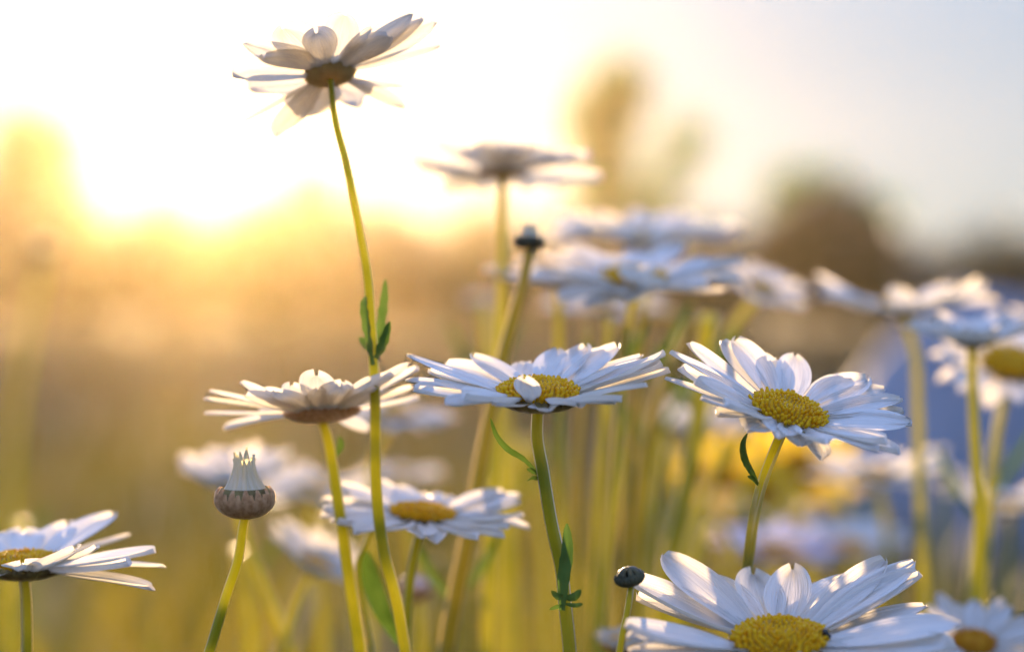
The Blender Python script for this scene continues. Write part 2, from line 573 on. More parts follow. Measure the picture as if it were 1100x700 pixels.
def bud(c, rpx, pitch, roll, stem, label, seed, tuft=1.9, calyx='brown', lod=1, sm=None, sr=(0.001, 0.0014), tuft_mat=None, flat=0.75):
    px, py, d = c
    rr = random.Random(seed)
    C = P(px, py, d)
    r = rpx / FPX * d
    fr = hframe(C, pitch, roll)
    nrm = (fr.to_3x3() @ Vector((0, 0, 1))).normalized()
    pts = stem_path(C, nrm, r * flat * 0.95, stem, d)
    base = Vector((pts[-1].x, pts[-1].y, 0))
    root = empty('daisy_bud', base)
    tag(root, label, 'flower bud', 'daisy buds in the flower bed')
    cm = {'brown': M_CALYX, 'red': M_CALYX_RED, 'dark': M_CALYX_DARK, 'flare': M_CALYX_FLARE}[calyx]
    make_stem(root, base, pts, sr[0], sr[1], sm or M_STEM, lod)
    prof = []
    for i in range(9):
        a = -88 + i * 14.0
        prof.append((r * math.cos(R(a)) * 1.0, r * flat * math.sin(R(a))))
    prof[-1] = (r * .86, r * flat * .42)
    V, F = calyx_geo(prof, fr, 28, 13, rr, 3)
    cob = mesh_obj('calyx', V, F, cm, root, base)
    cob.data.materials.append(M_CALYX_DARK if calyx == 'dark' else M_CALYX)
    nb = 8 * 28 + 1
    cob.data.polygons.foreach_set('material_index', [1 if i < nb else 0 for i in range(len(F))])
    # closed ray petals bundled into a tuft
    np_ = 12 if tuft > 1 else 9
    for k in range(np_):
        az = 360 * k / np_ + rr.uniform(-8, 8)
        L = r * tuft * rr.uniform(.78, 1.08)
        V, F = [], []
        nu, nv = 10, 4
        U = []
        aa = R(az)
        spl = rr.uniform(-.2, 1.3)
        for i in range(nu + 1):
            t = i / nu
            rad = r * (0.60 * (1 - t) ** 2.1 + 0.38 + 0.05 * (k % 3 - 1) * t + 0.12 * t ** 4 * spl) if tuft > 1 else r * 0.9 * math.cos(t * 1.45)
            z = r * flat * 0.08 + L * 1.05 * t if tuft > 1 else r * flat * (0.3 + 0.75 * math.sin(t * 1.45))
            hw = r * (0.29 if tuft > 1 else .27) * (1 - 0.55 * t) * max(.12, 1 - max(0, (t - .72) / .28) ** 1.5)
            for j in range(nv + 1):
                v = -1 + 2 * j / nv
                a = aa + v * hw / max(rad, r * 0.2)
                q = rad - r * (0.10 if tuft > 1 else .05) * v * v
                V.append(fr @ Vector((q * math.cos(a), q * math.sin(a), z)))
                U.append((t, (v + 1) / 2))
        for i in range(nu):
            for j in range(nv):
                b = i * (nv + 1) + j
                F.append((b, b + 1, b + nv + 2, b + nv + 1))
        mesh_obj('petal', V, F, tuft_mat or M_BUDP, root, base, U)
    return root, base, fr


# ------------------------------------------------------------------ ground and far planting
def ground():
    n = 90
    S = 32.0
    V, F = [], []
    for i in range(n + 1):
        for j in range(n + 1):
            u = (i / n * 2 - 1); v = (j / n * 2 - 1)
            x = S * u * abs(u) ** .6; y = 2 + S * v * abs(v) ** .6
            z = 0.02 * noise.noise(Vector((x * 1.3, y * 1.3, 0))) - 0.01
            V.append((x, y, z))
    for i in range(n):
        for j in range(n):
            a = i * (n + 1) + j
            F.append((a, a + n + 1, a + n + 2, a + 1))
    o = mesh_obj('ground', V, F, M_SOIL)
    tag(o, kind='structure')
    o['label'] = 'brown soil of the flower bed and field'


ground()


def blades(name, N, area, hrange, wrange, mat, label, seed, clump=0.0, cat='grass'):
    g = np.random.default_rng(seed)
    (x0, x1), (y0, y1) = area
    t = g.random(N)
    y = y0 * (y1 / y0) ** t if y0 > 0 else y0 + (y1 - y0) * t      # denser near the camera
    half = (x1 - x0) / 2
    x = (x0 + x1) / 2 + (g.random(N) * 2 - 1) * (0.35 + y * half)
    if clump > 0:
        k = max(8, N // 60)
        idx = g.integers(0, k, N)
        cx, cyy = x[:k], y[:k]
        x = cx[idx] + g.normal(0, clump, N) * (0.4 + cyy[idx] * .25); y = cyy[idx] + g.normal(0, clump, N) * (0.4 + cyy[idx] * .25)
    h = g.uniform(*hrange, N) * g.uniform(.6, 1, N)
    wd = g.uniform(*wrange, N)
    a = g.uniform(0, 2 * np.pi, N); lean = g.uniform(0.05, 0.55, N) * h
    la = g.uniform(0, 2 * np.pi, N)
    V = np.zeros((N, 7, 3))
    for k, (tt, ww) in enumerate(((0, 1), (.4, .85), (.75, .5))):
        cxx = x + np.cos(la) * lean * tt ** 2; cyy2 = y + np.sin(la) * lean * tt ** 2
        V[:, 2 * k, 0] = cxx - np.cos(a) * wd * ww / 2; V[:, 2 * k, 1] = cyy2 - np.sin(a) * wd * ww / 2
        V[:, 2 * k + 1, 0] = cxx + np.cos(a) * wd * ww / 2; V[:, 2 * k + 1, 1] = cyy2 + np.sin(a) * wd * ww / 2
        V[:, 2 * k, 2] = V[:, 2 * k + 1, 2] = h * tt - (0.01 if k == 0 else 0)
    V[:, 6, 0] = x + np.cos(la) * lean; V[:, 6, 1] = y + np.sin(la) * lean; V[:, 6, 2] = h
    b = np.arange(N) * 7
    loops = np.stack([b, b + 1, b + 3, b + 2, b + 2, b + 3, b + 5, b + 4, b + 4, b + 5, b + 6], 1).ravel()
    tot = np.tile([4, 4, 3], N); start = np.concatenate([[0], np.cumsum(tot)[:-1]])
    me = bpy.data.meshes.new(name)
    me.vertices.add(N * 7); me.vertices.foreach_set('co', V.ravel())
    me.loops.add(len(loops)); me.loops.foreach_set('vertex_index', loops)
    me.polygons.add(len(tot)); me.polygons.foreach_set('loop_start', start); me.polygons.foreach_set('loop_total', tot)
    me.update(calc_edges=True); me.validate()
    me.materials.append(mat)
    o = bpy.data.objects.new(name, me); col.objects.link(o)
    tag(o, label, cat, kind='stuff')
    return o


blades('dry_grass', 26000, ((-.36, .36), (5.0, 17.0)), (.05, .22), (.006, .014), M_DRY, 'low brown dry grass covering the field before the hedge', 3)
blades('meadow_grass', 22000, ((-.36, .36), (1.7, 6.0)), (.08, .27), (.004, .009), M_GRASS, 'yellow green grass filling the lower background', 4, clump=.10)
blades('bed_foliage', 3600, ((-.30, .30), (0.80, 2.0)), (.12, .40), (.004, .010), M_BLADE, 'loose green blades between the daisy stems', 5, clump=.05)


def leaf_cloud(lobes, N, size, g):
    """lobes: list of (centre, (rx,ry,rz), weight). returns vertices of N quads spread through the lobes"""
    wts = np.array([l[2] for l in lobes], float); wts /= wts.sum()
    idx = g.choice(len(lobes), N, p=wts)
    C = np.array([l[0] for l in lobes])[idx]; S = np.array([l[1] for l in lobes])[idx]
    u = g.normal(size=(N, 3)); u /= np.linalg.norm(u, axis=1)[:, None]
    rad = g.random(N) ** (1 / 2.2)
    p = C + u * rad[:, None] * S
    # gather into twiglets
    k = N // 7
    tw = p[:k]
    p = tw[g.integers(0, k, N)] + g.normal(0, size * 1.5, (N, 3))
    a = g.normal(size=(N, 3)); a /= np.linalg.norm(a, axis=1)[:, None]
    b = np.cross(a, g.normal(size=(N, 3))); b /= np.linalg.norm(b, axis=1)[:, None]
    s = g.uniform(.6, 1.3, N)[:, None] * size
    V = np.stack([p - a * s, p + b * s * .45, p + a * s, p - b * s * .45], 1)
    V[:, :, 2] = np.maximum(V[:, :, 2], 0.01)
    return V


def cloud_obj(name, V, mat, parent, origin):
    N = len(V)
    me = bpy.data.meshes.new(name)
    V = V - np.array(origin)[None, None, :]
    me.vertices.add(N * 4); me.vertices.foreach_set('co', V.ravel())
    me.loops.add(N * 4); me.loops.foreach_set('vertex_index', np.arange(N * 4))
    me.polygons.add(N); me.polygons.foreach_set('loop_start', np.arange(N) * 4); me.polygons.foreach_set('loop_total', np.full(N, 4))
    me.update(calc_edges=True)
    me.materials.append(mat)
    o = bpy.data.objects.new(name, me); col.objects.link(o); o.parent = parent
    return o


def woody(name, base, tops, mat, lobes, N, size, label, cat, seed, group=None, tr=0.05):
    g = np.random.default_rng(seed)
    root = empty(name, base)
    tag(root, label, cat, group)
    V, F = [], []
    for (pts, r) in tops:
        sm = catmull([Vector(p) for p in pts], 4)
        v, f = tube(sm, [r * (1 - .8 * i / len(sm)) for i in range(len(sm))], 7, 0)
        o = len(V); V += v; F += [tuple(i + o for i in q) for q in f]
    mesh_obj('trunk', V, F, M_BARK, root, base)
    cloud_obj('crown', leaf_cloud(lobes, N, size, g), mat, root, base)
    return root


def shrub(px0, px1, ytop, d, mat, label, seed, N=5200, size=.05, group='shrubs of the hedge line', cat='shrub', name='shrub', nlobe=16, depth=0.8):
    rr = random.Random(seed)
    x0 = (px0 - 550) / FPX * d; x1 = (px1 - 550) / FPX * d
    H = CAM_H + (HOR - ytop) / FPX * d
    cx = (x0 + x1) / 2; hw = (x1 - x0) / 2
    base = Vector((cx, d, 0))
    lobes, tops = [], []
    for k in range(nlobe):
        u = rr.uniform(-1, 1)
        hz = H * (1 - 0.22 * u * u) * rr.uniform(.55, .98)
        rx = hw * rr.uniform(.25, .42); rz = min(H * .35, rx * 1.1) * rr.uniform(.8, 1.2)
        lobes.append(((cx + u * hw * .75, d + rr.uniform(-.5, .5) * depth, hz - rz), (rx, depth * .5, rz), rx * rz))
    lobes.append(((cx, d, H * .32), (hw * .9, depth * .6, H * .33), hw * H * .5))
    lobes.append(((cx, d, H - hw * .45), (hw * .4, depth * .4, hw * .45), hw * hw * .25))
    for k in range(5):
        u = rr.uniform(-.7, .7)
        tops.append(([(cx + u * .1, d, -.02), (cx + u * hw * .4, d + u * .1, H * .35), (cx + u * hw * .8, d, H * .8)], .03))
    return woody(name, base, tops, mat, lobes, N, size, label, cat, seed, group)


shrub(-120, 40, 196, 16.0, M_HEDGE_DRY, 'hedge shrub at the far left edge under the tall blurred tree', 11)
shrub(10, 150, 203, 16.4, M_HEDGE_DRY, 'dense low hedge shrub right of the leftmost tall tree', 12)
shrub(110, 260, 211, 16.2, M_HEDGE_DRY, 'lowest hedge shrub, straight below the sun glow', 13)
shrub(225, 345, 206, 16.5, M_HEDGE, 'hedge shrub with a small pointed top, behind the leaning stem of the top daisy', 14)
shrub(300, 470, 207, 16.1, M_HEDGE_DRY, 'wide brown hedge shrub between the top daisy stem and the next daisy', 15)
shrub(430, 600, 214, 16.6, M_HEDGE, 'olive hedge shrub below the daisy seen edge on against the sky', 16)
shrub(560, 720, 224, 16.2, M_HEDGE, 'hedge shrub at the foot of the blurred sapling', 17)
shrub(690, 830, 235, 16.5, M_HEDGE, 'low pale hedge shrub left of the round bush', 18)
shrub(930, 1040, 275, 16.3, M_HEDGE, 'lowest hedge shrub right of the round bush', 20)
shrub(1000, 1180, 235, 16.6, M_HEDGE, 'dark hedge shrub rising at the right edge', 21)

def tree_px(segs, d, mat, label, seed, N, size, group=None, trunk_px=6, name='sapling', cat='tree'):
    """segs: list of (px, py, rx_px, ry_px, weight) foliage lobes; trunk up to the highest"""
    k = d / FPX
    q = lambda px, py: Vector(((px - 550) * k, d, CAM_H + (HOR - py) * k))
    lobes = [(tuple(q(a, b)), (rx * k, rx * k, ry * k), wt) for a, b, rx, ry, wt in segs]
    bx = q(segs[0][0], 300)
    base = Vector((bx.x, d, 0))
    tops = [([(base.x, d, -.02), tuple((base + Vector(lobes[0][0])) / 2), lobes[0][0]], trunk_px * k)]
    for l in lobes[1:]:
        mid = (Vector(l[0]) + Vector((base.x, d, l[0][2] * .5))) / 2
        tops.append(([(base.x, d, l[0][2] * .35), tuple(mid), l[0]], trunk_px * k * .45))
    return woody(name, base, tops, mat, lobes, N, size, label, cat, seed, group)


tree_px([(652, 205, 24, 40, .9), (648, 160, 25, 36, 1), (664, 104, 24, 34, 1.1), (636, 128, 20, 30, .6), (655, 240, 50, 26, 1)], 19.0, M_TREE, 'slender green young tree rising into the sky right of centre', 31, 9500, .055, trunk_px=4)
tree_px([(706, 215, 12, 22, .5), (738, 150, 10, 22, .45), (696, 240, 30, 20, .6), (722, 182, 11, 20, .45)], 19.6, M_TREE, 'thin sapling leaning to the right beside the slender green tree', 32, 1500, .05, trunk_px=2)
tree_px([(22, 165, 15, 42, 1), (56, 172, 17, 40, 1), (38, 210, 42, 34, 1.4), (40, 262, 60, 40, 1)], 18.5, M_HEDGE_DRY, 'twin topped tree glowing orange at the far left', 33, 12000, .055, trunk_px=5)
tree_px([(333, 208, 9, 20, 1), (330, 232, 24, 14, 1)], 18.6, M_HEDGE, 'small conical treetop poking over the hedge behind the top daisy stem', 34, 3000, .05, trunk_px=3)
tree_px([(885, 292, 80, 44, 3), (848, 266, 38, 30, 1.2), (898, 250, 44, 30, 1.5), (930, 276, 38, 32, 1.2), (818, 294, 26, 30, .8), (897, 224, 20, 18, .5), (868, 240, 20, 16, .4)], 17.0, M_BUSH, 'wide round brown bush standing alone on the right', 35, 16000, .055, trunk_px=6, name='round_bush', cat='bush')
tree_px([(848, 208, 20, 20, .5), (872, 200, 24, 14, .4), (940, 228, 20, 18, .4)], 18.9, M_TREE, 'faint bright green treetop behind the crown of the round bush', 36, 1100, .05, trunk_px=2)


# boulder
def boulder():
    import bmesh
    d = 3.1
    k = d / FPX
    c = Vector(((1055 - 550) * k, d, 0))
    bm = bmesh.new()
    bmesh.ops.create_icosphere(bm, subdivisions=5, radius=1)
    top = CAM_H + (300 - 318) * k
    for v in bm.verts:
        n = v.co.normalized()
        f = 1 + .10 * noise.noise(n * 1.6) + .03 * noise.noise(n * 5)
        v.co = Vector((n.x * .31 * f, n.y * .24 * f, max(-.04, n.z * top * f)))
        if n.z > 0:
            v.co.x *= (1 - .12 * n.z)
    me = bpy.data.meshes.new('boulder'); bm.to_mesh(me); bm.free()
    me.polygons.foreach_set('use_smooth', [True] * len(me.polygons))
    me.materials.append(M_ROCK)
    o = bpy.data.objects.new('boulder', me); o.location = c; col.objects.link(o)
    tag(o, 'large rounded blue grey boulder behind the daisies on the right', 'boulder')


boulder()

# ------------------------------------------------------------------ flowers in focus
X, Y, Z = Vector((1, 0, 0)), Vector((0, 1, 0)), Vector((0, 0, 1))

# centre
cp = dict(c=(578, 423, .467), W=286, pitch=11, roll=1, disc=.295)
over = lay_petals(tips=[(437, 377, 1.15), (483, 384, .9), (442, 417, .95), (434, 406, .6), (472, 432, .8), (514, 378, .95), (561, 385, .8), (577, 386, .7), (596, 369, .9), (623, 366, .95),
                        (646, 373, .95), (667, 370, 1.0), (690, 377, .9), (717, 377, 1.15), (704, 383, .9), (722, 397, .8), (712, 391, .9), (665, 427, 1.0), (460, 396, 1.0), (690, 410, 1.0)], **cp)
over += [dict(az=257, L=.46, w=.72, rise=44, bend=12, side=0, twist=0, fold=1.2),
         dict(az=-48, L=.8, w=.95, rise=17, bend=-8, layer=1), dict(az=-66, L=.62, w=1.0, rise=18, bend=-14), dict(az=-84, L=.55, w=.9, rise=14, bend=-10, layer=1),
         dict(az=232, L=.85, w=1.0, rise=14, bend=-6), dict(az=243, L=.6, w=.9, rise=15, bend=-10, layer=1)]
root, base, fr = daisy((578, 423, .467), 286, 11, 1, [(577, 470), (583, 505), (592, 560), (603, 610), (607, 650), (612, 700)],
                       'sharp white daisy at the centre with one short petal folded over its yellow disc', 101, over=over, skip='all', lod=0, disc=.295, disc_h=.36,
                       sr=(.0014, .0016), sm=M_STEM)
add_leaf(root, base, [(577, 507), (562, 492), (546, 482), (534, 468), (527, 449)], .467, .0016, Vector((.5, -.3, .8)), teeth=.3)
add_leaf(root, base, [(577, 509), (570, 504, .466), (566, 503, .465)], .467, .0012, Vector((.5, -.3, .8)), teeth=.5)
add_leaf(root, base, [(580, 515), (572, 512, .466), (566, 516, .465)], .467, .0012, Vector((.5, -.3, .8)), teeth=.5)
add_leaf(root, base, [(604, 655, .462), (606, 620, .4615), (610, 590, .462), (609, 562, .463)], .462, .0032, Vector((1, -.2, 0)), teeth=.3, fold=.5)
add_leaf(root, base, [(606, 640, .462), (599, 640, .461), (592, 634, .46)], .462, .0016, Vector((.3, 0, 1)), teeth=.3)
add_leaf(root, base, [(606, 642, .462), (616, 641, .461), (624, 633, .46)], .462, .0020, Vector((-.3, 0, 1)), teeth=.3)
add_leaf(root, base, [(606, 650, .462), (598, 651, .461), (590, 654, .46)], .462, .0012, Vector((.3, 0, 1)))
add_leaf(root, base, [(606, 648, .462), (618, 650, .461), (626, 648, .46)], .462, .0012, Vector((-.3, 0, 1)))

# right
cp = dict(c=(847, 443, .465), W=262, pitch=19, roll=14, disc=.305)
over = lay_petals(tips=[(719, 371, .95), (741, 363, .75), (730, 393, .95), (714, 403, .6), (771, 362, .95), (794, 359, 1.2), (816, 379, .9), (835, 380, .85), (855, 381, 1.1), (899, 401, .6),
                        (929, 404, 1.3), (962, 420, .6), (970, 428, .9), (964, 440, 1.0), (981, 452, 1.35), (970, 483, 1.1), (940, 484, .9), (895, 470, 1.0), (752, 426, 1.0), (777, 432, 1.0), (745, 410, 1.0), (948, 412, .8), (974, 440, .8), (955, 472, .9), (912, 402, .8)], **cp)
over += [dict(az=-68, L=.56, w=.9, rise=-2, bend=-26), dict(az=-84, L=.5, w=1.25, rise=14, bend=-30, layer=1), dict(az=-102, L=.52, w=1.2, rise=17, bend=-30),
         dict(az=-122, L=.6, w=1.1, rise=10, bend=-20, layer=1), dict(az=-140, L=.75, w=1.0, rise=8, bend=-10)]
root, base, fr = daisy((847, 443, .465), 262, 19, 14, [(829, 490, .468), (818, 520, .473), (809, 560, .482), (803, 605, .494), (796, 660, .505), (792, 705, .512)],
                       'sharp white daisy tilted down to its right, with a curled little leaf on its stem', 102, over=over, skip='all', lod=0, disc=.305, disc_h=.40,
                       sr=(0.0012, 0.0014), sm=M_STEM_GOLD)
add_leaf(root, base, [(814, 519, .472), (808, 506, .469), (801, 492, .467), (799, 478, .467), (803, 465, .468)], .465, .0020, Vector((.8, -.5, .2)), teeth=.2, fold=.6)
add_leaf(root, base, [(814, 521, .472), (808, 513, .470), (803, 511, .469)], .465, .0012, Vector((.3, 0, 1)))

# bottom right, large
cp = dict(c=(837, 688, .447), W=394, pitch=11, roll=-2, disc=.245)
over = lay_petals(tips=[(709, 591, 1.05), (669, 615, .95), (690, 640, .9), (766, 614, .85), (803, 610, 1.0), (849, 606, .95), (880, 625, .7), (910, 618, 1.05), (930, 612, .8), (956, 599, .95), (982, 597, .9),
                        (992, 615, .85), (1034, 667, 1.25), (1000, 650, .9), (1029, 690, 1.0), (674, 664, 1.0), (677, 678, .9), (681, 695, 1.0), (735, 625, .7)], **cp)
over += [dict(az=a, L=l, w=1.1, rise=4, bend=-14, layer=k % 2) for k, (a, l) in enumerate(((-22, 1), (-38, .95), (-55, .9), (-72, .85), (-90, .8), (-107, .85), (-125, .9), (-143, .98), (-158, 1)))]
root3, base3, fr3 = daisy((837, 688, .447), 398, 11, -2, [(838, 740), (842, 790)], 'largest white daisy, at the bottom right, with a beetle on its yellow disc', 103, over=over,
                          skip='all', lod=0, disc=.245, sr=(0.0014, 0.0015), sm=M_STEM_GOLD, disc_h=.42)


def beetle():
    import bmesh
    bm = bmesh.new()
    c = P(887, 679, .4435)
    for (off, s, sub) in ((Vector((0, 0, 0)), Vector((.00085, .0006, .0006)), 3), (Vector((.0009, -.0001, .0001)), Vector((.0004, .00035, .00035)), 2)):
        r = bmesh.ops.create_icosphere(bm, subdivisions=sub, radius=1)
        for v in r['verts']:
            v.co = Vector((v.co.x * s.x, v.co.y * s.y, v.co.z * s.z)) + off
    me = bpy.data.meshes.new('body'); bm.to_mesh(me); bm.free()
    me.materials.append(M_BEETLE)
    me.polygons.foreach_set('use_smooth', [True] * len(me.polygons))
    root = empty('beetle', c)
    root.scale = (1.25, 1.25, 1.25)
    root.rotation_euler = (0, R(50), R(20))
    o = bpy.data.objects.new('body', me); col.objects.link(o); o.parent = root
    for s in (-1, 1):
        for k in (-1, 0, 1):
            a = Vector((k * .0004, s * .0004, -.0002))
            V, F = tube([a, a + Vector((k * .0001, s * .0004, .0001)), a + Vector((k * .0002, s * .0006, -.0005))], [.00007, .00006, .00004], 5, 0)
            l = mesh_obj('leg', V, F, M_BEETLE, root)
    tag(root, 'tiny black beetle on the right rim of the large daisy disc', 'beetle')


beetle()

# bud on the left
bud((263, 533, .462), 29, 2, 0, [(261, 566), (256, 600), (243, 640), (228, 690), (222, 710)], 'sharp brown bud opening into an upright white tuft, left of centre', 111, tuft=1.55, calyx='red', lod=0, flat=.82,
    sr=(0.0010, 0.0012), sm=M_STEM_GOLD)
bud((676, 619, .455), 15, 10, -12, [(675, 650), (668, 685), (664, 712)], 'dark closed bud tucked against the left petals of the largest daisy', 112, tuft=.5, calyx='dark', lod=0, tuft_mat=M_CALYX_DARK, flat=.68,
    sr=(.0007, .0009), sm=M_STEM)

# top one, seen from below against the sky
cp = dict(c=(354, 78, 0.49), W=236, pitch=-23, roll=-10, disc=.21)
over = lay_petals(tips=[(264, 44, 1.69), (304, 29, 1.69), (338, 36, 1.1, 2), (369, 15, 1.23), (398, 28, 0.50), (444, 10, 1.23), (456, 20, 1.17), (471, 23, 1.23), (474, 50, 0.60), (434, 90, 0.50), (438, 113, 0.65),
                        (390, 114, 1.43), (322, 126, 1.69), (338, 122, 1.43), (292, 146, 1.10), (260, 130, 0.40), (267, 96, 1.69), (250, 78, 1.30), (284, 60, 1.43), (420, 40, 1.30)], r0=6, bend=3, **cp)
root, base, fr = daisy((354, 78, .492), 236, -23, -10, [(360, 128), (372, 175), (384, 235), (394, 290), (399, 350), (403, 430), (404, 520), (412, 590), (428, 655)],
                       'topmost daisy seen from below against the white sky, on the tallest leaning stem', 104, over=over, skip='all', lod=0, disc=.21, calyx='flare', sr=(0.0007, 0.0014), sm=M_STEM_GOLD)
for lp, lw in (([(403, 392, .494), (409, 352, .496), (413, 322, .497), (414, 300, .498)], .0022), ([(401, 392, .49), (394, 352, .489), (391, 326, .489), (393, 318, .49)], .0019),
               ([(404, 385, .488), (413, 365, .487), (419, 345, .486)], .0022), ([(401, 380, .497), (392, 368, .499), (386, 362, .50)], .0018)):
    add_leaf(root, base, lp, .495, lw, Vector((1, -.2, 0)), mat=M_LEAF, teeth=.9)

# bottom left
cp = dict(c=(26, 606, .49), W=312, pitch=2, roll=1, disc=.25)
over = lay_petals(tips=[(32, 570, 1.0), (71, 560, 1.1), (122, 550, 1.1), (140, 568, .5), (112, 583, .7), (166, 585, .95), (180, 605, .8), (166, 632, 1.0), (5, 572, 1.0), (140, 600, .9), (73, 588, .9, 26)], **cp)
over += [dict(az=-78, L=.42, w=1.0, rise=24, bend=-6), dict(az=-115, L=.7, w=1.0, rise=10, bend=-8, layer=1)]
daisy((26, 606, .49), 312, 2, 1, [(28, 640), (29, 680), (29, 710)], 'white daisy at the bottom left, cut by the frame edge, long petals reaching right', 105, over=over,
      n=22, rise=12, bend=-5, skip=[(-130, 125)], lod=0, disc=.25, sr=(.0013, .0014), sm=M_STEM)

# left centre, side on, reddish calyx
cp = dict(c=(346, 440, .505), W=238, pitch=-6, roll=-4, disc=.30)
over = lay_petals(tips=[(219, 424, .9), (225, 414, .6), (218, 444, .7), (239, 457, 1.0), (259, 407, .6), (264, 421, 1.0), (298, 416, 1.0), (337, 399, 1.1), (370, 408, 1.1), (400, 400, .6), (420, 401, .9),
                        (439, 387, .8), (451, 394, .9), (448, 424, 1.0), (443, 412, 1.0), (394, 461, .8), (280, 440, 1.0)], **cp)
over += [dict(az=a, L=.8, w=1.1, rise=r, bend=-4, layer=1) for a, r in ((238, 20), (256, 24), (275, 20), (292, 24), (312, 18))]
root, base, fr = daisy((346, 440, .505), 238, -6, -4, [(352, 470), (362, 530), (372, 600), (381, 660), (387, 705)], 'daisy left of centre seen side on with a reddish calyx', 106, over=over,
                       skip='all', lod=0, disc=.30, calyx='red', sr=(0.0012, 0.0016), sm=M_STEM_GOLD)
add_leaf(root, base, [(361, 490), (366, 478), (364, 468)], .505, .0020, Vector((1, 0, .3)))

# lower centre
root, base, fr = daisy((454, 553, .52), 238, 5, 5, [(446, 590), (440, 630), (437, 670), (436, 705)], 'soft white daisy low at the centre left, its flat yellow disc turned up', 107, n=24, rise=6, bend=-6, lod=0,
                       disc=.28, calyx='dark', sr=(.0011, .0013), sm=M_STEM)
add_leaf(root, base, [(430, 690, .53), (412, 655, .53), (398, 615, .53), (392, 590, .53)], .53, .0065, Vector((.9, -.3, -.3)), fold=.3)
bud((402, 556, .53), 6, 4, 20, [(392, 585), (384, 605), (388, 640), (398, 690)], 'tiny thin unopened bud leaning right beside the soft daisy low at the centre left', 113, tuft=.5, calyx='dark', sr=(.0008, .0009))

# ------------------------------------------------------------------ blurred flowers behind
cp = dict(c=(540, 184, 0.84), W=216, pitch=-8, roll=1, disc=.22)
over = lay_petals(tips=[(439, 169, 1.49), (446, 179, 1.62), (467, 149, 1.35), (480, 207, 1.22), (500, 160, 1.35), (525, 149, 1.22), (545, 158, 1.22), (561, 151, 1.22), (591, 156, 1.76), (620, 162, 1.62), (636, 168, 1.62), (647, 190, 1.49),
                        (605, 200, 1.35), (470, 186, 1.49), (520, 205, 1.08), (570, 204, 1.08)], r0=8, **cp)
daisy((540, 184, .62), 216, -8, 1, [(540, 230), (539, 300), (537, 380), (530, 480), (525, 600)], 'blurred daisy seen edge on against the sky, second highest', 121, over=over, skip='all', disc=.22,
      calyx='flare', sr=(.0015, .0019), sm=M_STEM_GOLD)
bud((569, 258, .56), 15, 0, 4, [(563, 300), (552, 340), (540, 385), (522, 470), (506, 560), (490, 640), (480, 700)], 'blurred dark bud high at the centre on a broad ochre stem', 122, tuft=1.2, calyx='dark',
    sr=(0.0014, 0.0026), sm=M_STEM_DRY)
daisy((682, 301, .595), 256, 13, 2, [(676, 340), (670, 400), (662, 480), (655, 560), (648, 640), (645, 700)], 'blue white daisy above centre, the large one with a petal dividing its yellow disc', 123,
      n=24, rise=10, bend=-6, disc=.25, calyx='dark', sr=(0.0011, 0.0015), sm=M_STEM_GOLD, over=[dict(az=268, L=.7, w=1.1, rise=48, bend=-40)])
daisy((600, 302, .63), 170, 6, 2, [(600, 340), (600, 400), (602, 480), (606, 600)], 'blurred daisy overlapped by the large blue white one above centre', 124, n=20, rise=14, bend=-6,
      disc=.28, calyx='brown', sr=(0.0014, 0.0017), sm=M_STEM_GOLD)
daisy((690, 256, .74), 225, 7, 2, [(690, 320), (684, 400), (680, 500), (676, 640)], 'pale blurred daisy just behind and above the large blue white one', 125, n=22, rise=16, bend=-6, jit=1.8, disc=.24,
      calyx='dark', sr=(0.0016, 0.0019), sm=M_STEM_GOLD)
daisy((818, 310, .72), 118, 22, 16, [(795, 340), (770, 380), (752, 470), (735, 560), (722, 640)], 'cream blurred daisy at the right end of the group above centre', 126, n=20, rise=14, bend=-6, disc=.26,
      sr=(0.0018, 0.0022), sm=M_STEM_GOLD)
daisy((650, 330, .86), 150, 6, 0, [(735, 345), (712, 395), (690, 470), (676, 560), (668, 660)], 'cream blurred daisy low behind the group above centre', 127, n=20, rise=6, bend=-6, disc=.24,
      sr=(0.0019, 0.0026), sm=M_STEM_DRY)
daisy((520, 322, .95), 50, 6, 0, [(524, 350), (535, 400), (545, 480), (548, 600)], 'smallest faint daisy behind the second highest stem', 128, n=18, rise=10, bend=-6, disc=.28, sr=(0.0019, 0.0022), sm=M_STEM_GOLD)
# right group
daisy((972, 332, .68), 205, 2, -1, [(983, 380), (986, 440), (988, 520), (992, 620)], 'cream edged daisy, the leftmost of the upper right group', 131, n=20, rise=18, bend=-6, jit=1.8, disc=.26, calyx='dark',
      sr=(0.0016, 0.0019), sm=M_STEM_GOLD)
daisy((1044, 366, .585), 160, 5, 0, [(1044, 400), (1047, 470), (1052, 560), (1045, 660), (1040, 710)], 'cupped daisy with rising petals in the middle of the upper right group', 132, n=20, rise=26, bend=-10,
      disc=.26, calyx='dark', sr=(0.0014, 0.0019), sm=M_STEM_GOLD)
daisy((1086, 392, .64), 175, 27, 3, [(1076, 440), (1066, 500), (1060, 580), (1052, 680)], 'daisy facing forward with a big yellow disc at the right edge', 133, n=19, rise=4, bend=-14, disc=.36,
      calyx='dark', sr=(0.0014, 0.0017), sm=M_STEM_GOLD)
daisy((1128, 350, .70), 130, 8, -4, [(1128, 400), (1126, 520), (1124, 640)], 'blue white daisy mostly cut off by the right edge', 134, n=20, rise=18, bend=-6, jit=1.8, sr=(0.0014, 0.0017), sm=M_STEM_GOLD)
daisy((750, 458, .90), 130, 8, 4, [(748, 500), (745, 560), (738, 640)], 'blurred cream daisy between the two sharp daisies', 135, n=20, rise=18, bend=-6, jit=1.8, calyx='dark', sr=(0.0018, 0.0020), sm=M_STEM_GOLD)
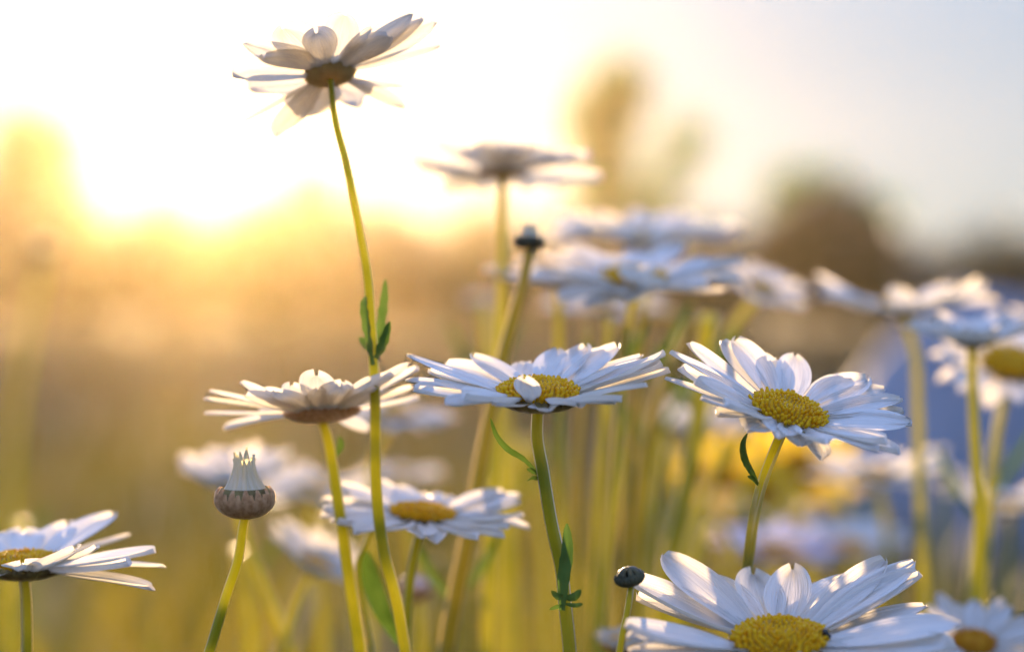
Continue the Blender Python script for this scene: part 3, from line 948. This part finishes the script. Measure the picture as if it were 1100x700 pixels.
daisy((712, 448, .95), 50, 2, 4, [(714, 480), (716, 560), (712, 640)], 'small blurred daisy hidden behind the right petals of the centre daisy', 136, n=18, rise=18, bend=-6, jit=1.8, calyx='dark', sr=(0.0019, 0.0022), sm=M_STEM_GOLD)
daisy((942, 512, .78), 160, 4, -6, [(950, 550), (956, 620), (960, 690)], 'blurred cream daisy below the right sharp daisy, against the boulder', 137, n=20, rise=16, bend=-6, jit=1.8, calyx='dark', sr=(0.0016, 0.0019), sm=M_STEM_GOLD)
daisy((1018, 512, .84), 70, 16, 30, [(1012, 560), (1010, 640), (1010, 700)], 'small tilted blurred daisy in front of the boulder', 138, n=18, rise=14, bend=-6, calyx='dark', sr=(.0018, .0022), sm=M_STEM)
daisy((1085, 545, .76), 140, 4, 0, [(1084, 590), (1078, 650), (1074, 700)], 'cream daisy with a dark calyx low at the right edge', 139, n=20, rise=16, bend=-6, calyx='dark', sr=(.0018, .0022), sm=M_STEM)
daisy((1046, 690, .55), 150, 24, 0, [(1046, 740), (1046, 790)], 'daisy with an orange disc in the bottom right corner', 140, n=19, rise=20, bend=-4, disc=.30, dm=M_DISC_OR, lod=0, sr=(.0014, .0018))
daisy((836, 592, .80), 150, 8, 2, [(838, 640), (842, 720)], 'lilac tinted daisy behind the stem of the right sharp daisy', 141, n=22, rise=18, bend=-6, pm=M_PETAL_LILAC, calyx='red', sr=(0.0016, 0.0019), sm=M_STEM_GOLD)
daisy((908, 590, .82), 150, 10, -4, [(906, 640), (904, 720)], 'blue white daisy right of the lilac tinted one', 142, n=22, rise=18, bend=-6, calyx='red', sr=(0.0016, 0.0019), sm=M_STEM_GOLD)
daisy((668, 694, .56), 78, 4, 0, [(668, 730), (666, 790)], 'half open daisy with upright petals and dark calyx under the closed bud', 143, n=18, rise=62, bend=10, disc=.55, calyx='dark', sr=(.0014, .0018), petal_w=1.3)
# yellow ones
for (c, W, pt, rl, lb, sdd) in (((860, 506, .98), 140, 50, 14, 'yellow flower right of the right sharp daisy stem', 151), ((775, 512, 1.02), 115, 44, -12, 'yellow flower left of the right sharp daisy stem', 152),
                            ((822, 530, .95), 80, 55, 0, 'small orange yellow flower directly behind the right sharp daisy stem', 153)):
    daisy(c, W, pt, rl, [(c[0] + 4, c[1] + 60), (c[0] + 8, c[1] + 160)], lb, sdd, group='yellow flowers behind the right daisy', n=18, rise=18, bend=-6, jit=1.8, disc=.35, pm=M_PETAL_YEL, dm=M_DISC_OR, name='yellow_flower',
          cat='yellow flower', petal_w=1.3, sr=(0.0018, 0.0020), sm=M_STEM_GOLD)
# left group
daisy((254, 522, .66), 150, 10, -4, [(262, 570), (280, 620), (300, 670), (318, 720)], 'cupped blurred daisy directly behind the sharp tufted bud', 161, n=20, rise=42, bend=-14, disc=.28, calyx='dark', sr=(0.0016, 0.0020), sm=M_STEM_GOLD)
daisy((338, 608, .64), 135, 10, 27, [(318, 650), (300, 720)], 'blurred daisy leaning right, low behind the side on daisy stem', 162, n=20, rise=30, bend=-10, disc=.26, calyx='dark', sr=(0.0012, 0.0015), sm=M_STEM_GOLD)
daisy((336, 528, .78), 140, 6, 4, [(338, 580), (344, 650), (348, 720)], 'faint cream daisy behind the side on daisy stem at mid height', 163, n=20, rise=16, bend=-6, jit=1.8, sr=(0.0014, 0.0017), sm=M_STEM_GOLD)
daisy((432, 512, .84), 95, 5, -2, [(440, 560), (446, 640), (450, 720)], 'faint cream daisy right above the soft daisy low at the centre left', 164, n=20, rise=14, bend=-6, jit=1.8, sr=(0.0016, 0.0019), sm=M_STEM_GOLD)
daisy((424, 446, .72), 140, 5, 4, [(402, 490), (398, 560), (400, 690)], 'blurred cream daisy behind the right petals of the side on daisy', 165, n=20, rise=6, bend=-10, sr=(0.0011, 0.0014), sm=M_STEM_GOLD)
bud((446, 632, .64), 17, 0, 10, [(444, 670), (442, 720)], 'pale pinkish bud below the soft daisy low at the centre left', 166, tuft=.6, calyx='red', sr=(.0012, .0016), tuft_mat=M_PETAL_LILAC)
bud((47, 272, 1.5), 15, 0, 6, [(38, 320), (24, 400), (12, 480), (6, 600)], 'very blurred bud on a tall stem at the left edge', 167, tuft=1.2, calyx='brown', sr=(0.0025, 0.0031), sm=M_STEM_GOLD)


# stray stalks between the flowers
def stalk(pix, d, r0, r1, mat, label, seed, leaves=2):
    rr = random.Random(seed)
    pts = [P(a, b, d) for a, b in pix]
    b = pts[-1]; dv = (pts[-1] - pts[-2]).normalized()
    left = b.z
    for f in (.5, 1.0):
        pts.append(Vector((b.x + dv.x * .2 * left * f, b.y, left * (1 - f) - (.01 if f == 1 else 0))))
    base = Vector((pts[-1].x, pts[-1].y, 0))
    root = empty('flower_stalk', base)
    tag(root, label, 'stalk', 'leafy stalks between the daisies')
    make_stem(root, base, pts, r0, r1, mat, 1)
    for k in range(leaves):
        q = pts[1] * (1 - k / 3) + pts[2] * (k / 3)
        s = -1 if k % 2 else 1
        L = .02 + rr.random() * .012
        V, F, U = leaf_geo([q, q + Vector((s * L * .35, 0, L * .5)), q + Vector((s * L * .6, -.002, L))], .003, Vector((.8, -.4, .2)))
        mesh_obj('leaf', V, F, M_LEAF, root, base, U)


stalk([(762, 335), (752, 420), (742, 500), (728, 560), (712, 640)], .66, .0026, .0030, M_STEM_GOLD, 'broad golden stalk rising left of the right sharp daisy', 201)
stalk([(690, 330), (684, 420), (676, 520), (670, 620)], .64, .0016, .0022, M_STEM_DRY, 'ochre stalk right of the large blue white daisy stem', 202)
stalk([(520, 330), (526, 400), (534, 470), (538, 560)], .80, .0020, .0026, M_STEM_GOLD, 'soft green stalk left of the centre daisy', 203)
stalk([(722, 480), (716, 540), (708, 600), (706, 680)], .80, .0018, .0022, M_STEM_GOLD, 'pale green stalk above the left petals of the largest daisy', 205)
stalk([(505, 590), (496, 640), (488, 690), (484, 705)], .60, .0012, .0016, M_STEM, 'dark green stalk below the soft daisy right petals', 206)
stalk([(1072, 480), (1060, 540), (1046, 610), (1040, 690)], .70, .0018, .0024, M_STEM, 'green stalk before the boulder near the right edge', 207)
stalk([(22, 560), (18, 600), (12, 650), (10, 700)], .80, .0022, .0026, M_STEM_GOLD, 'blurred stalk left of the bottom left daisy', 208, 1)
stalk([(258, 590), (264, 630), (268, 670), (270, 705)], .80, .0020, .0024, M_STEM_GOLD, 'blurred stalk right of the tufted bud stem', 209, 1)

stalk([(668, 350), (664, 430), (658, 520), (652, 600), (648, 690)], .60, .0010, .0014, M_STEM_DRY, 'thin straw stalk beside the stem of the large blue white daisy', 210, 0)
stalk([(792, 600), (770, 560), (742, 620), (728, 680)], .72, .0012, .0018, M_STEM_GOLD, 'bent stalk behind the back petals of the largest daisy', 211, 0)
stalk([(574, 470), (580, 540), (588, 610), (590, 700)], .95, .0020, .0026, M_STEM_GOLD, 'blurred green stalk behind the centre daisy stem', 212, 1)
stalk([(352, 560), (356, 620), (352, 700)], .90, .0020, .0026, M_STEM_DRY, 'blurred straw stalk low left of the side on daisy stem', 213, 1)
stalk([(900, 520), (912, 580), (918, 660)], .95, .0020, .0026, M_STEM_GOLD, 'blurred green stalk right of the blue white daisy near the boulder', 214, 1)

for k, (pix, d, r, lab) in enumerate((
        ([(632, 345), (626, 430), (618, 520), (612, 620)], .68, .0016, 'golden stalk right behind the centre daisy stem'),
        ([(654, 340), (650, 420), (644, 520), (640, 620), (638, 700)], .63, .0017, 'bright yellow green stalk between the centre daisy and the dark closed bud'),
        ([(716, 400), (704, 470), (694, 560), (690, 640)], .70, .0017, 'golden stalk under the small daisy hidden by the centre daisy petals'),
        ([(744, 340), (728, 380), (708, 430), (694, 480), (684, 560)], .66, .0020, 'leaning golden stalk crossing above the left tip of the right sharp daisy'),
        ([(778, 470), (766, 520), (748, 570), (736, 640)], .76, .0020, 'leaning pale stalk left of the right sharp daisy stem'),
        ([(560, 470), (552, 540), (548, 620), (546, 700)], .85, .0022, 'faint golden stalk left of the centre daisy stem'),
        ([(470, 600), (474, 650), (476, 700)], .74, .0016, 'short golden stalk under the right half of the soft daisy at the centre left'),
        ([(660, 430), (666, 500), (668, 560), (672, 610)], .74, .0016, 'yellow green stalk rising behind the dark closed bud'))):
    stalk(pix, d, r * .8, r, M_STEM_GOLD if k % 3 else M_STEM_DRY, lab, 220 + k, k % 3)

# ------------------------------------------------------------------ haze
HAZE = 0.0011
hm, hn, hout = mat_new('haze_air')
pv = hn.nodes.new('ShaderNodeVolumePrincipled')
pv.inputs['Color'].default_value = (1.0, 0.78, 0.42, 1)  # orange sun glow and lens glare are put into the haze colour
pv.inputs['Density'].default_value = HAZE
pv.inputs['Anisotropy'].default_value = 0.88
hn.links.new(pv.outputs[0], hout.inputs['Volume'])
S = 33.5
V = [(x, y, z) for x in (-S, S) for y in (2 - S, 2 + S) for z in (-1.05, 3.4)]
F = [(0, 1, 3, 2), (4, 6, 7, 5), (0, 4, 5, 1), (2, 3, 7, 6), (0, 2, 6, 4), (1, 5, 7, 3)]
hz = mesh_obj('haze', V, F, hm, smooth=False)
tag(hz, 'thin haze over the field, tinted warm for the sun glow', 'haze', kind='stuff')
